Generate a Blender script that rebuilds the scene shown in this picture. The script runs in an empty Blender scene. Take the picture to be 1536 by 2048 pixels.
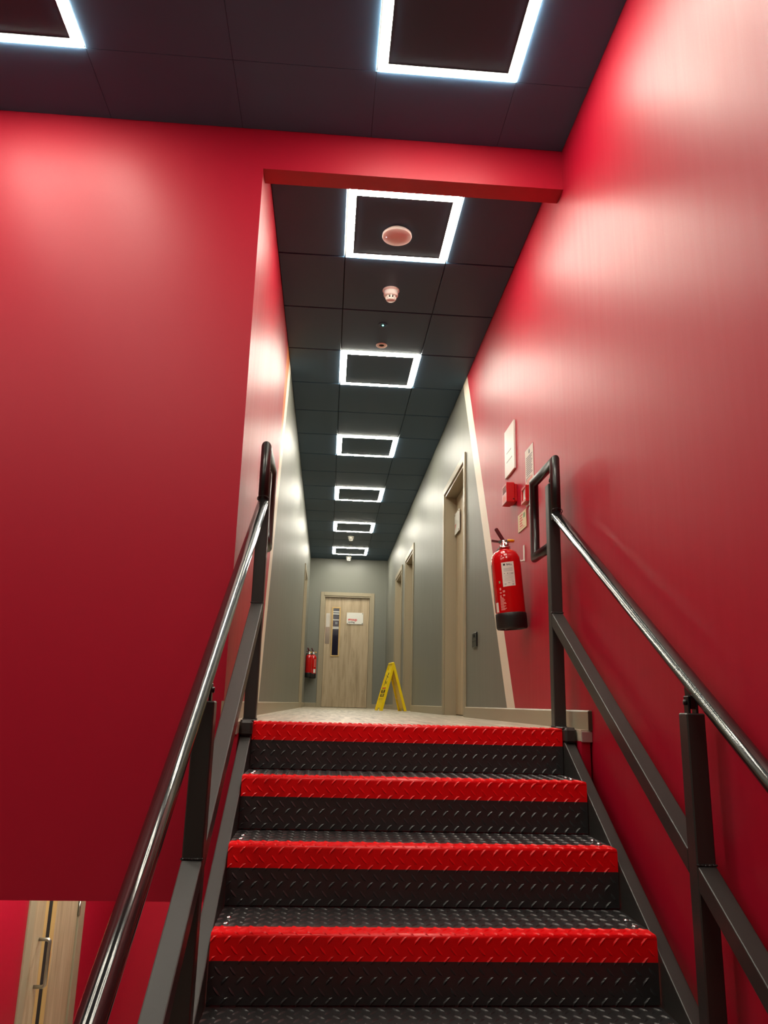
import bpy, bmesh, math, random
from math import sin, cos, pi, radians
from mathutils import Matrix, Vector

random.seed(7)
scene = bpy.context.scene
COL = scene.collection

# ------------------------------------------------------------------ camera
FOC = 1527.2
YAW, PITCH, ROLL = 0.0668, 0.2466, 0.0258
CAM = Vector((-0.0983, 0.0, 0.0736))
_f = Vector((sin(YAW) * cos(PITCH), cos(YAW) * cos(PITCH), sin(PITCH)))
_r0 = Vector((cos(YAW), -sin(YAW), 0))
_u0 = _r0.cross(_f)
_r = _r0 * cos(ROLL) + _u0 * sin(ROLL)
_u = _u0 * cos(ROLL) - _r0 * sin(ROLL)
cam_data = bpy.data.cameras.new('camera')
cam_data.sensor_fit = 'VERTICAL'
cam_data.sensor_height = 36.0
cam_data.lens = FOC / 2048.0 * 36.0
cam_data.clip_start = 0.02
cam = bpy.data.objects.new('camera', cam_data)
COL.objects.link(cam)
cam.matrix_world = Matrix(((_r.x, _u.x, -_f.x, CAM.x), (_r.y, _u.y, -_f.y, CAM.y), (_r.z, _u.z, -_f.z, CAM.z), (0, 0, 0, 1)))
scene.camera = cam

# ------------------------------------------------------------------ world, exposure
world = bpy.data.worlds.new('world')
scene.world = world
world.use_nodes = True
world.node_tree.nodes['Background'].inputs[0].default_value = (0.02, 0.02, 0.022, 1)
world.node_tree.nodes['Background'].inputs[1].default_value = 0.3
scene.view_settings.view_transform = 'Standard'
scene.view_settings.look = 'None'
scene.view_settings.gamma = 1.0
scene.view_settings.use_curve_mapping = False
scene.view_settings.exposure = 0.24
LAMP_STRENGTH = 64.0
LAMP_COLOUR = (1.0, 0.95, 0.80)

# ------------------------------------------------------------------ sizes of the place
XL, XR = -0.479, 0.8826          # corridor walls
Y0, YF = 2.961, 13.347           # front wall plane, far end of corridor
HC, HL, HB = 2.548, 2.577, 2.374 # corridor ceiling, lobby ceiling, header soffit
BT = 0.10                        # header thickness
ZLOW = -2.656                    # lower floor
ZBULK = -0.613                   # underside of the front wall above the lower passage
XLOB, YLOB = -4.4, -3.4          # lobby far-left wall, wall behind
XSIDE = -1.85                    # side wall of the lower passage
RISE, GOING, YN = 0.166, 0.2593, 2.934
XS0, XS1 = -0.365, 0.792
NSTEP = 16

# ------------------------------------------------------------------ materials
MATS = {}


def lin(c):
    return tuple(((v / 255) / 12.92 if v / 255 <= 0.04045 else (((v / 255) + 0.055) / 1.055) ** 2.4) for v in c) + (1,)


def mat(name, col, rough=0.5, metal=0.0, spec=0.5, coat=0.0, emit=0.0, ecol=None):
    m = bpy.data.materials.new(name)
    m.use_nodes = True
    b = m.node_tree.nodes['Principled BSDF']
    b.inputs['Base Color'].default_value = col if len(col) == 4 else lin(col)
    b.inputs['Roughness'].default_value = rough
    b.inputs['Metallic'].default_value = metal
    b.inputs['Specular IOR Level'].default_value = spec
    b.inputs['Coat Weight'].default_value = coat
    b.inputs['Coat Roughness'].default_value = 0.12
    if emit:
        b.inputs['Emission Color'].default_value = (ecol or col)[:3] + (1,)
        b.inputs['Emission Strength'].default_value = emit
    MATS[name] = m
    return m


def nodes_of(m):
    nt = m.node_tree
    return nt, nt.nodes, nt.links, nt.nodes['Principled BSDF']


def add_bump(m, scale=(60, 60, 60), strength=0.1, dist=0.002, detail=3.0, rough_var=0.0):
    nt, N, L, b = nodes_of(m)
    g = N.new('ShaderNodeNewGeometry')
    mp = N.new('ShaderNodeVectorMath'); mp.operation = 'MULTIPLY'
    mp.inputs[1].default_value = scale
    n = N.new('ShaderNodeTexNoise'); n.inputs['Scale'].default_value = 1.0; n.inputs['Detail'].default_value = detail
    bp = N.new('ShaderNodeBump'); bp.inputs['Strength'].default_value = strength; bp.inputs['Distance'].default_value = dist
    L.new(g.outputs['Position'], mp.inputs[0]); L.new(mp.outputs[0], n.inputs['Vector'])
    L.new(n.outputs['Fac'], bp.inputs['Height']); L.new(bp.outputs['Normal'], b.inputs['Normal'])
    if rough_var:
        r = b.inputs['Roughness'].default_value
        mr = N.new('ShaderNodeMapRange'); mr.inputs[3].default_value = r - rough_var; mr.inputs[4].default_value = r + rough_var
        L.new(n.outputs['Fac'], mr.inputs[0]); L.new(mr.outputs[0], b.inputs['Roughness'])
    return m


def add_mottle(m, c0, c1, scale=(2, 2, 2), detail=4.0, lo=0.3, hi=0.7):
    nt, N, L, b = nodes_of(m)
    g = N.new('ShaderNodeNewGeometry')
    mp = N.new('ShaderNodeVectorMath'); mp.operation = 'MULTIPLY'; mp.inputs[1].default_value = scale
    n = N.new('ShaderNodeTexNoise'); n.inputs['Scale'].default_value = 1.0; n.inputs['Detail'].default_value = detail
    r = N.new('ShaderNodeValToRGB')
    r.color_ramp.elements[0].position = lo; r.color_ramp.elements[0].color = lin(c0)
    r.color_ramp.elements[1].position = hi; r.color_ramp.elements[1].color = lin(c1)
    L.new(g.outputs['Position'], mp.inputs[0]); L.new(mp.outputs[0], n.inputs['Vector'])
    L.new(n.outputs['Fac'], r.inputs['Fac']); L.new(r.outputs['Color'], b.inputs['Base Color'])
    return m


RED = (174, 7, 41)
GREY = (121, 122, 113)
CREAM = (234, 225, 206)
ORANGE = (214, 120, 52)
WALL_ROUGH = 0.45
WALL_SPEC = 0.42


def striped_wall(name, wa, wb, slope, orange=None):
    """red paint nearest the stairs, a slanting cream band, grey beyond (real paint changes); optional orange wedge before the cream"""
    m = mat(name, RED, WALL_ROUGH, 0.0, WALL_SPEC)
    nt, N, L, b = nodes_of(m)
    g = N.new('ShaderNodeNewGeometry'); s = N.new('ShaderNodeSeparateXYZ')
    L.new(g.outputs['Position'], s.inputs[0])
    mz = N.new('ShaderNodeMath'); mz.operation = 'MULTIPLY'; mz.inputs[1].default_value = slope
    L.new(s.outputs['Z'], mz.inputs[0])
    d = N.new('ShaderNodeMath'); d.operation = 'SUBTRACT'
    L.new(s.outputs['Y'], d.inputs[0]); L.new(mz.outputs[0], d.inputs[1])
    col = None
    prev = lin(RED)
    bands = []
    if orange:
        bands.append((orange, lin(ORANGE)))  # orange wedge narrowing downwards to the cream edge
    bands += [(wa, lin(CREAM)), (wb, lin(GREY))]
    last = None
    for edge, c in bands:
        gt = N.new('ShaderNodeMath'); gt.operation = 'GREATER_THAN'
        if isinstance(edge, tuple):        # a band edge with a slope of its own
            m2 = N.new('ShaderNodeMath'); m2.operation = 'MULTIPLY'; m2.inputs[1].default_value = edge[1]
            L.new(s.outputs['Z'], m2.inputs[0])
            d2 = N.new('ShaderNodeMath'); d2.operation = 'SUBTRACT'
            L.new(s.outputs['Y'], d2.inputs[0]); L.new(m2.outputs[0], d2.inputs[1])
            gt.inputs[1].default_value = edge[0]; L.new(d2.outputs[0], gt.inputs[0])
        else:
            gt.inputs[1].default_value = edge; L.new(d.outputs[0], gt.inputs[0])
        mx = N.new('ShaderNodeMix'); mx.data_type = 'RGBA'
        L.new(gt.outputs[0], mx.inputs[0])
        if last is None:
            mx.inputs[6].default_value = prev
        else:
            L.new(last, mx.inputs[6])
        mx.inputs[7].default_value = c
        last = mx.outputs[2]
    L.new(last, b.inputs['Base Color'])
    add_bump(m, (26, 26, 1.6), 0.22, 0.002, 3.0, 0.05)
    return m


mat('red_paint', RED, WALL_ROUGH, 0.0, WALL_SPEC); add_bump(MATS['red_paint'], (55, 55, 40), 0.10, 0.002, 3.0, 0.04)
striped_wall('right_wall_paint', 4.007, 4.19, 0.552)
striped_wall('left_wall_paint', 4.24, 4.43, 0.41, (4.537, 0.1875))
mat('grey_paint', GREY, 0.4); add_bump(MATS['grey_paint'], (30, 30, 3), 0.15, 0.002)
mat('ceiling_black', (56, 80, 101), 0.5, 0.0, 0.3); add_bump(MATS['ceiling_black'], (260, 260, 260), 0.12, 0.001)
mat('ceiling_hall', (84, 118, 148), 0.6, 0.0, 0.12); add_bump(MATS['ceiling_hall'], (260, 260, 260), 0.12, 0.001)
mat('ceiling_gap', (11, 12, 13), 0.8)
mat('lamp_white', (1, 1, 1, 1), 0.4, emit=LAMP_STRENGTH, ecol=LAMP_COLOUR)
mat('lamp_trim', (36, 38, 42), 0.4)
mat('taupe_paint', (160, 148, 124), 0.4)
mat('mdf_edge', (74, 56, 42), 0.7)
mat('trim_alu', (190, 182, 176), 0.38, 0.6)
mat('black_steel', (46, 44, 42), 0.4, 0.0, 0.5); add_bump(MATS['black_steel'], (70, 70, 70), 0.03, 0.001, 2.0, 0.05)
mat('black_rail', (28, 27, 27), 0.14, 0.0, 0.7)
mat('black_loop', (26, 25, 25), 0.3, 0.0, 0.5)
mat('weld', (70, 70, 70), 0.25, 0.7); add_bump(MATS['weld'], (260, 260, 260), 0.8, 0.004, 2.0)
mat('plate_black', (41, 39, 40), 0.36, 0.0, 0.8); add_bump(MATS['plate_black'], (40, 40, 40), 0.05, 0.001, 4.0, 0.07)
mat('plate_red', (234, 8, 16), 0.33, 0.0, 0.4); add_bump(MATS['plate_red'], (40, 40, 40), 0.05, 0.001, 4.0, 0.05)
mat('bright_bolt', (226, 226, 226), 0.2, 1.0)
mat('dark_metal', (16, 16, 17), 0.35, 0.2)
mat('chrome', (214, 210, 204), 0.18, 1.0)
mat('satin_steel', (176, 172, 164), 0.34, 1.0)
mat('ext_red', (196, 10, 12), 0.16, 0.0, 0.5, 0.5)
mat('rubber_black', (18, 18, 18), 0.5)
mat('pin_yellow', (240, 170, 10), 0.4)
mat('handle_maroon', (84, 12, 22), 0.3)
mat('white_plastic', (226, 222, 214), 0.4)
mat('white_gloss', (228, 226, 218), 0.4)
mat('paper', (226, 222, 212), 0.6)
mat('ink_grey', (120, 126, 130), 0.6)
mat('ink_black', (22, 22, 22), 0.55)
mat('ink_red', (206, 32, 40), 0.5)
mat('ink_pink', (226, 140, 132), 0.6)
mat('ink_green', (120, 160, 110), 0.6)
mat('lumi_sign', (222, 208, 160), 0.5)
mat('alarm_red', (190, 14, 20), 0.3)
mat('hole_dark', (10, 8, 8), 0.8)
mat('glass_dark', (30, 29, 44), 0.08, 0.0, 0.25)
mat('oak_bead', (206, 172, 112), 0.4)
mat('reflection_white', (236, 236, 230), 0.5)
mat('brass_strip', (190, 150, 60), 0.4, 0.4)
mat('yellow_plastic', (252, 218, 4), 0.36)
mat('socket_black', (20, 21, 23), 0.3)
mat('led_green', (0.1, 1.0, 0.7, 1), 0.4, emit=6.0, ecol=(0.2, 1.0, 0.75))
mat('led_white', (1, 1, 1, 1), 0.4, emit=2.0, ecol=(0.8, 0.85, 1.0))
mat('clear_plate', (150, 136, 122), 0.12, 0.35)


def wood(name, c0, c1, c2, axis='z', rough=0.42, freq=1.0):
    m = mat(name, c1, rough)
    nt, N, L, b = nodes_of(m)
    g = N.new('ShaderNodeNewGeometry')
    mp = N.new('ShaderNodeVectorMath'); mp.operation = 'MULTIPLY'
    sc = {'z': (16, 16, 1.3), 'y': (16, 1.2, 16)}[axis]
    mp.inputs[1].default_value = tuple(v * freq for v in sc)
    n = N.new('ShaderNodeTexNoise'); n.inputs['Scale'].default_value = 1.0; n.inputs['Detail'].default_value = 7.0
    n.inputs['Roughness'].default_value = 0.65; n.inputs['Distortion'].default_value = 0.6
    r = N.new('ShaderNodeValToRGB'); e = r.color_ramp.elements
    e[0].position = 0.3; e[0].color = lin(c0); e[1].position = 0.72; e[1].color = lin(c2)
    k = e.new(0.5); k.color = lin(c1)
    bp = N.new('ShaderNodeBump'); bp.inputs['Strength'].default_value = 0.12; bp.inputs['Distance'].default_value = 0.001
    L.new(g.outputs['Position'], mp.inputs[0]); L.new(mp.outputs[0], n.inputs['Vector'])
    L.new(n.outputs['Fac'], r.inputs['Fac']); L.new(r.outputs['Color'], b.inputs['Base Color'])
    L.new(n.outputs['Fac'], bp.inputs['Height']); L.new(bp.outputs['Normal'], b.inputs['Normal'])
    return m


wood('door_wood', (154, 134, 106), (184, 164, 134), (202, 184, 156))
wood('floor_wood', (128, 118, 98), (184, 172, 150), (222, 212, 192), 'y', 0.42, 1.6)
wood('low_floor', (70, 66, 60), (90, 86, 80), (106, 100, 92), 'y', 0.45)


# ------------------------------------------------------------------ mesh builder
class MB:
    def __init__(self):
        self.v, self.f, self.m, self.sm = [], [], [], []
        self.mi = 0

    def vert(self, p):
        self.v.append(tuple(p)); return len(self.v) - 1

    def face(self, idx, smooth=False):
        self.f.append(tuple(idx)); self.m.append(self.mi); self.sm.append(smooth)

    def box(self, x0, x1, y0, y1, z0, z1, M=None):
        ps = [(x, y, z) for z in (z0, z1) for y in (y0, y1) for x in (x0, x1)]
        if M is not None:
            ps = [M @ Vector(p) for p in ps]
        b = len(self.v); self.v += [tuple(p) for p in ps]
        for q in ((0, 2, 3, 1), (4, 5, 7, 6), (0, 1, 5, 4), (2, 6, 7, 3), (0, 4, 6, 2), (1, 3, 7, 5)):
            self.face([b + i for i in q])
        return self

    def bbox(self, x0, x1, y0, y1, z0, z1, c=0.003, M=None):
        """box with chamfered edges"""
        bm = bmesh.new()
        bmesh.ops.create_cube(bm, size=1.0)
        for v in bm.verts:
            v.co = Vector(((x0 + x1) / 2 + v.co.x * (x1 - x0), (y0 + y1) / 2 + v.co.y * (y1 - y0), (z0 + z1) / 2 + v.co.z * (z1 - z0)))
        bmesh.ops.bevel(bm, geom=list(bm.edges), offset=c, segments=1, affect='EDGES', profile=0.5)
        self.addbm(bm, M)
        return self

    def addbm(self, bm, M=None, smooth=False):
        b = len(self.v)
        bm.verts.ensure_lookup_table()
        for i, v in enumerate(bm.verts):
            v.index = i
            self.v.append(tuple(M @ v.co if M is not None else v.co))
        for f in bm.faces:
            self.face([b + v.index for v in f.verts], smooth)
        bm.free()

    def prism(self, pts, w0, w1, M=None):
        """closed outline (u,v) extruded from w0 to w1 along local z"""
        n = len(pts); b = len(self.v)
        for w in (w0, w1):
            for (p, q) in pts:
                P = Vector((p, q, w)); self.v.append(tuple(M @ P if M is not None else P))
        self.face([b + i for i in reversed(range(n))]); self.face([b + n + i for i in range(n)])
        for i in range(n):
            j = (i + 1) % n
            self.face([b + i, b + j, b + n + j, b + n + i])
        return self

    def lathe(self, prof, seg=32, M=None, smooth=True, caps=True):
        """prof: (radius, height) list, around local z"""
        b = len(self.v); n = len(prof)
        for k in range(seg):
            a = 2 * pi * k / seg
            for (r, h) in prof:
                P = Vector((r * cos(a), r * sin(a), h)); self.v.append(tuple(M @ P if M is not None else P))
        for k in range(seg):
            k2 = (k + 1) % seg
            for i in range(n - 1):
                self.face([b + k * n + i, b + k2 * n + i, b + k2 * n + i + 1, b + k * n + i + 1], smooth)
        if caps:
            if prof[0][0] > 1e-6:
                self.face([b + k * n for k in reversed(range(seg))])
            if prof[-1][0] > 1e-6:
                self.face([b + k * n + n - 1 for k in range(seg)])
        return self

    def tube(self, pts, r, seg=14, side=Vector((1, 0, 0)), closed=False, smooth=True):
        """planar polyline swept by a circle with mitred corners; side = normal of the plane it lies in"""
        pts = [Vector(p) for p in pts]; b = len(self.v); n = len(pts)
        for i, p in enumerate(pts):
            if i == 0: d0 = d1 = (pts[1] - p).normalized()
            elif i == n - 1: d0 = d1 = (p - pts[i - 1]).normalized()
            else: d0 = (p - pts[i - 1]).normalized(); d1 = (pts[i + 1] - p).normalized()
            t = (d0 + d1).normalized(); nn = side.cross(t).normalized()
            k = 1.0 / max(0.25, t.dot(d0))
            for j in range(seg):
                a = 2 * pi * j / seg
                self.v.append(tuple(p + side * (r * cos(a)) + nn * (r * k * sin(a))))
        for i in range(n - 1):
            for j in range(seg):
                j2 = (j + 1) % seg
                self.face([b + i * seg + j, b + i * seg + j2, b + (i + 1) * seg + j2, b + (i + 1) * seg + j], smooth)
        self.face([b + j for j in reversed(range(seg))]); self.face([b + (n - 1) * seg + j for j in range(seg)])
        return self

    def sheet(self, u0, u1, v0, v1, w=0.0, M=None):
        ps = [Vector((u0, v0, w)), Vector((u1, v0, w)), Vector((u1, v1, w)), Vector((u0, v1, w))]
        b = len(self.v); self.v += [tuple(M @ p if M is not None else p) for p in ps]
        self.face([b, b + 1, b + 2, b + 3]); return self

    def mesh(self, name, mats):
        me = bpy.data.meshes.new(name)
        me.from_pydata(self.v, [], self.f)
        for m in (mats if isinstance(mats, (list, tuple)) else [mats]):
            me.materials.append(MATS[m])
        me.polygons.foreach_set('material_index', self.m)
        me.polygons.foreach_set('use_smooth', self.sm)
        bm = bmesh.new(); bm.from_mesh(me)
        bmesh.ops.recalc_face_normals(bm, faces=bm.faces)
        bm.to_mesh(me); bm.free()
        return me

    def build(self, name, mats, parent=None):
        return link(name, self.mesh(name, mats), parent)


def link(name, data, parent=None, M=None):
    o = bpy.data.objects.new(name, data)
    COL.objects.link(o)
    if parent is not None:
        o.parent = parent
    if M is not None:
        o.matrix_local = M
    return o


def tag(o, label=None, cat=None, group=None, kind=None):
    if label: o['label'] = label
    if cat: o['category'] = cat
    if group: o['group'] = group
    if kind: o['kind'] = kind
    return o


def thing(name, label, cat, M=None, group=None, kind=None):
    o = bpy.data.objects.new(name, None)
    o.empty_display_size = 0.05
    COL.objects.link(o)
    if M is not None:
        o.matrix_world = M
    return tag(o, label, cat, group, kind)


def frame(loc, X, Y, Z):
    return Matrix(((X[0], Y[0], Z[0], loc[0]), (X[1], Y[1], Z[1], loc[1]), (X[2], Y[2], Z[2], loc[2]), (0, 0, 0, 1)))


def on_right(y, z, x=XR):   # u runs towards the camera, v up, w out of the wall
    return frame((x, y, z), (0, -1, 0), (0, 0, 1), (-1, 0, 0))


def on_left(y, z, x=XL):
    return frame((x, y, z), (0, 1, 0), (0, 0, 1), (1, 0, 0))


def on_far(x, z, y=YF):
    return frame((x, y, z), (1, 0, 0), (0, 0, 1), (0, -1, 0))


def on_ceiling(x, y, z=HC):  # w down
    return frame((x, y, z), (1, 0, 0), (0, -1, 0), (0, 0, -1))


def text(name, body, size, u, v, w, m, parent, align='LEFT', thick=0.0004, bold=0.0, sx=1.0):
    cu = bpy.data.curves.new(name, 'FONT')
    cu.body = body; cu.size = size; cu.extrude = thick; cu.offset = bold
    cu.align_x = align; cu.align_y = 'CENTER'
    tmp = bpy.data.objects.new('tmp_text', cu)
    COL.objects.link(tmp)
    dg = bpy.context.evaluated_depsgraph_get()
    me = bpy.data.meshes.new_from_object(tmp.evaluated_get(dg))
    bpy.data.objects.remove(tmp)
    me.name = name
    me.materials.clear(); me.materials.append(MATS[m])
    for vtx in me.vertices:
        vtx.co.x *= sx
    return link(name, me, parent, Matrix.Translation((u, v, w)))


def copy_tree(o, parent=None):
    c = o.copy(); COL.objects.link(c)
    if parent is not None: c.parent = parent
    for ch in o.children:
        copy_tree(ch, c)
    return c


# ================================================================== STRUCTURE
def structure(o, label, cat):
    return tag(o, label, cat, kind='structure')


ARCH = 0.062
R_DOORS = [(5.465, 6.575, 1.952), (8.98, 10.02, 1.975), (10.44, 11.5, 1.965)]
L_DOORS = [(10.62, 11.66, 1.965)]
F_DOOR = (-0.274, 0.668, 1.955)


def opening(d):
    return (d[0] + ARCH - 0.006, d[1] - ARCH + 0.006, d[2] - ARCH + 0.006)


b = MB()
b.box(XR, XR + 0.16, YLOB, YF, ZLOW, -0.02)
b.box(XR, XR + 0.16, YLOB, 5.0, -0.02, HL + 0.08)
yy = 5.0
for d in R_DOORS:
    o0, o1, tp = opening(d)
    b.box(XR, XR + 0.16, yy, o0, -0.02, HL + 0.08)
    b.box(XR, XR + 0.16, o0, o1, tp, HL + 0.08)
    yy = o1
b.box(XR, XR + 0.16, yy, YF, -0.02, HL + 0.08)
structure(b.build('wall_right', 'right_wall_paint'), 'long wall on the right, red with a slanting cream band then grey', 'wall')

b = MB(); yy = Y0 + BT
for d in L_DOORS:
    o0, o1, tp = opening(d)
    b.box(XL - 0.14, XL, yy, o0, -0.02, HC + 0.1)
    b.box(XL - 0.14, XL, o0, o1, tp, HC + 0.1)
    yy = o1
b.box(XL - 0.14, XL, yy, YF, -0.02, HC + 0.1)
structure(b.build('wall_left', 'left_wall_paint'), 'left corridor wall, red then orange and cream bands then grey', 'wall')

b = MB()
b.box(XLOB, XL, Y0, Y0 + BT, ZBULK, HL + 0.08)
b.box(XLOB, XSIDE - 0.1, Y0, Y0 + BT, ZLOW, ZBULK)
structure(b.build('wall_front', 'red_paint'), 'large plain red wall to the left of the corridor opening', 'wall')
b = MB(); b.box(XL, XR, Y0, Y0 + BT, HB, HL + 0.08)
structure(b.build('wall_header', 'red_paint'), 'red header beam over the corridor opening', 'wall')
o0, o1, tp = opening(F_DOOR)
b = MB()
b.box(XL - 0.14, o0, YF, YF + 0.14, -0.02, HC + 0.1); b.box(o1, XR + 0.16, YF, YF + 0.14, -0.02, HC + 0.1)
b.box(o0, o1, YF, YF + 0.14, tp, HC + 0.1)
structure(b.build('wall_back', 'grey_paint'), 'grey end wall of the corridor around the wooden door', 'wall')
b = MB(); b.box(XLOB - 0.1, XLOB, YLOB, Y0 + BT, ZLOW, HL + 0.08)
structure(b.build('wall_lobby_side', 'grey_paint'), 'grey side wall of the stair hall out of the picture to the left', 'wall')
b = MB(); b.box(XLOB, XR, YLOB - 0.1, YLOB, ZLOW, HL + 0.08)
structure(b.build('wall_rear', 'grey_paint'), 'grey wall of the stair hall behind the viewpoint', 'wall')
# lower passage
LD0, LD1, LDT = 5.23, 6.46, ZLOW + 2.05
b = MB()
b.box(XSIDE - 0.1, XSIDE, Y0 + BT, LD0, ZLOW, -0.30); b.box(XSIDE - 0.1, XSIDE, LD1, 7.4, ZLOW, -0.30)
b.box(XSIDE - 0.1, XSIDE, LD0, LD1, LDT, -0.30)
b.box(XSIDE - 0.1, XSIDE, Y0 + BT - 0.1, Y0 + BT, ZLOW, ZBULK)
structure(b.build('wall_lower_side', 'red_paint'), 'bright red lower wall with the double doors, beneath the front wall', 'wall')
b = MB(); b.box(XSIDE, XR, 7.4, 7.5, ZLOW, -0.30)
structure(b.build('wall_lower_back', 'red_paint'), 'red wall closing the lower passage behind the stairs', 'wall')
b = MB(); b.box(XSIDE - 0.1, XR, Y0 + BT, 7.5, -0.30, -0.20)
structure(b.build('ceiling_lower', 'ceiling_black'), 'dark ceiling of the lower passage under the red wall', 'ceiling')
b = MB(); b.box(XLOB, XR, YLOB, 7.5, ZLOW - 0.1, ZLOW)
structure(b.build('floor_lower', 'floor_wood'), 'lower floor at the foot of the stairs', 'floor')
# landing
YE = 2.862
XN0, XN1 = XS0 - 0.046, XS1 + 0.05      # notch in the landing that takes the stair head
YM = YN + 0.0635
b = MB()
b.box(XL, XN0, YE + 0.004, YM, -0.04, 0.0); b.box(XN1, XR, YE + 0.004, YM, -0.04, 0.0)
b.box(XL, XR, YM, Y0 + BT, -0.04, 0.0); b.box(XL - 0.14, XR + 0.16, Y0 + BT, YF + 0.14, -0.06, 0.0)
structure(b.build('floor', 'floor_wood'), 'pale wood-effect corridor floor at the top of the stairs', 'floor')
b = MB()
b.bbox(XL + 0.002, XN0, YE - 0.004, YE + 0.004, -0.043, -0.006, 0.001); b.bbox(XN1, XR - 0.001, YE - 0.004, YE + 0.004, -0.043, -0.006, 0.001)
structure(b.build('trim_1', 'trim_alu'), 'pale metal edge trim on the landing either side of the stair head', 'trim')
b = MB()
b.box(XL, XN0, YE + 0.006, YM, ZBULK, -0.04); b.box(XN1, XR - 0.007, YE + 0.006, YM, ZBULK, -0.04)
b.box(XL, XR, YM, Y0 + BT, ZBULK, -0.04)
structure(b.build('wall_landing_front', 'red_paint'), 'red fascia under the landing behind the top step', 'wall')

# baseboards
SKH, SKT = 0.071, 0.014


def skirt(b, M, u0, u1):
    P = [(0, 0), (SKT, 0), (SKT, SKH - 0.006), (SKT - 0.005, SKH), (0, SKH)]
    # profile in (w,v), extruded along u
    F = M @ frame((u0, 0, 0), (0, 0, 1), (0, 1, 0), (1, 0, 0))
    b.prism(P, 0, u1 - u0, F)


b = MB(); yy = 2.86
M0 = on_right(0, 0)
for d in R_DOORS + [(YF, 0, 0)]:
    skirt(b, M0, -d[0], -yy); yy = d[1]
o = structure(b.build('baseboard_right', 'taupe_paint'), 'taupe baseboard along the right corridor wall', 'baseboard')
b = MB(); b.box(XR - SKT - 0.0005, XR, 2.8555, 2.8605, 0.0, SKH - 0.004)
tag(b.build('end_cap', 'mdf_edge', o), 'dark brown raw board end')
b = MB(); yy = 2.9
M0 = on_left(0, 0)
for d in L_DOORS + [(YF, 0, 0)]:
    skirt(b, M0, yy, d[0]); yy = d[1]
structure(b.build('baseboard_left', 'taupe_paint'), 'taupe baseboard along the left corridor wall', 'baseboard')
b = MB(); M0 = on_far(0, 0)
skirt(b, M0, XL + SKT, F_DOOR[0]); skirt(b, M0, F_DOOR[1], XR - SKT)
structure(b.build('baseboard_back', 'taupe_paint'), 'taupe baseboard on the end wall beside the wooden door', 'baseboard')

# ceilings made of lay-in tiles
TX = 0.58
CX0, CX1 = -0.1, 0.482


def tile_mesh(w, d, gx, gy, m):
    b = MB(); b.bbox(-w / 2 + gx, w / 2 - gx, -d / 2 + gy, d / 2 - gy, 0, 0.016, min(gx, gy))
    return b.mesh('ceiling_tile', m)


_tiles = {}


def tile(x0, x1, y0, y1, z, parent, gx=0.0022, gy=0.0055, m='ceiling_black'):
    k = (round(x1 - x0, 3), round(y1 - y0, 3), gx, gy, m)
    if k not in _tiles: _tiles[k] = tile_mesh(*k)
    return link('ceiling_tile', _tiles[k], parent, Matrix.Translation(((x0 + x1) / 2, (y0 + y1) / 2, z)))


b = MB(); b.box(XL - 0.14, XR + 0.16, Y0 + BT, YF + 0.14, HC + 0.013, HC + 0.1)
ceil_c = structure(b.build('ceiling', 'ceiling_gap'), 'black tiled corridor ceiling with square light frames', 'ceiling')
rows = [Y0 + BT] + [3.286 + 0.6 * i for i in range(17)] + [YF]
LAMP_ROWS = [3.286 + 1.8 * k for k in range(6)]
for i in range(len(rows) - 1):
    a, c = rows[i], rows[i + 1]
    tile(XL, CX0, a, c, HC, ceil_c); tile(CX1, XR, a, c, HC, ceil_c)
    if not any(abs(a - q) < 0.01 for q in LAMP_ROWS):
        tile(CX0, CX1, a, c, HC, ceil_c)

b = MB(); b.box(XLOB - 0.1, XR + 0.16, YLOB - 0.1, Y0, HL + 0.006, HL + 0.1)
ceil_l = structure(b.build('ceiling_lobby', 'ceiling_gap'), 'black ceiling over the stairs with large square light frames', 'ceiling')
colx = [XR, 0.577] + [0.577 - TX * i for i in range(1, 9)] + [XLOB]
rowy = [Y0] + [2.583 - 0.6 * i for i in range(10)] + [YLOB]
LOBBY_LAMPS = [(1, 1), (4, 1), (7, 1), (1, 4), (4, 4), (7, 4)]  # first pair is in view; the rest are added unseen for fill
for i in range(len(colx) - 1):
    for j in range(len(rowy) - 1):
        if (i, j) not in LOBBY_LAMPS:
            tile(colx[i + 1], colx[i], rowy[j + 1], rowy[j], HL, ceil_l, 0.0007, 0.0007, 'ceiling_hall')


# ------------------------------------------------------------------ square light frames
def lamp_parts():
    w, d = 0.29, 0.3          # half sizes of the tile opening
    g, r, h = 0.006, 0.038, 0.005
    a, c = w - g, d - g
    P = {}
    b = MB()      # glowing square ring, slightly proud of the ceiling
    for (x0, x1, y0, y1) in ((-a, a, -c, -c + r), (-a, a, c - r, c), (-a, -a + r, -c + r, c - r), (a - r, a, -c + r, c - r)):
        b.box(x0, x1, y0, y1, -0.004, h)
    P['light_ring'] = b.mesh('light_ring', 'lamp_white')
    b = MB(); b.bbox(-a + r + 0.004, a - r - 0.004, -c + r + 0.004, c - r - 0.004, -0.004, 0.002, 0.001)
    P['centre_panel'] = b.mesh('centre_panel', 'ceiling_black')
    b = MB()
    i0, i1 = a - r - 0.004, c - r - 0.004
    for (x0, x1, y0, y1) in ((-i0 - 0.004, i0 + 0.004, -i1 - 0.004, -i1), (-i0 - 0.004, i0 + 0.004, i1, i1 + 0.004), (-i0 - 0.004, -i0, -i1, i1), (i0, i0 + 0.004, -i1, i1)):
        b.box(x0, x1, y0, y1, -0.004, 0.004)
    P['inner_trim'] = b.mesh('inner_trim', 'lamp_trim')
    return P


LAMP = lamp_parts()


def square_lamp(x, y, z, label, group):
    t = thing('square_ceiling_light', label, 'ceiling light', on_ceiling(x, y, z), group)
    for n, me in LAMP.items():
        link(n, me, t)
    return t


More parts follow.
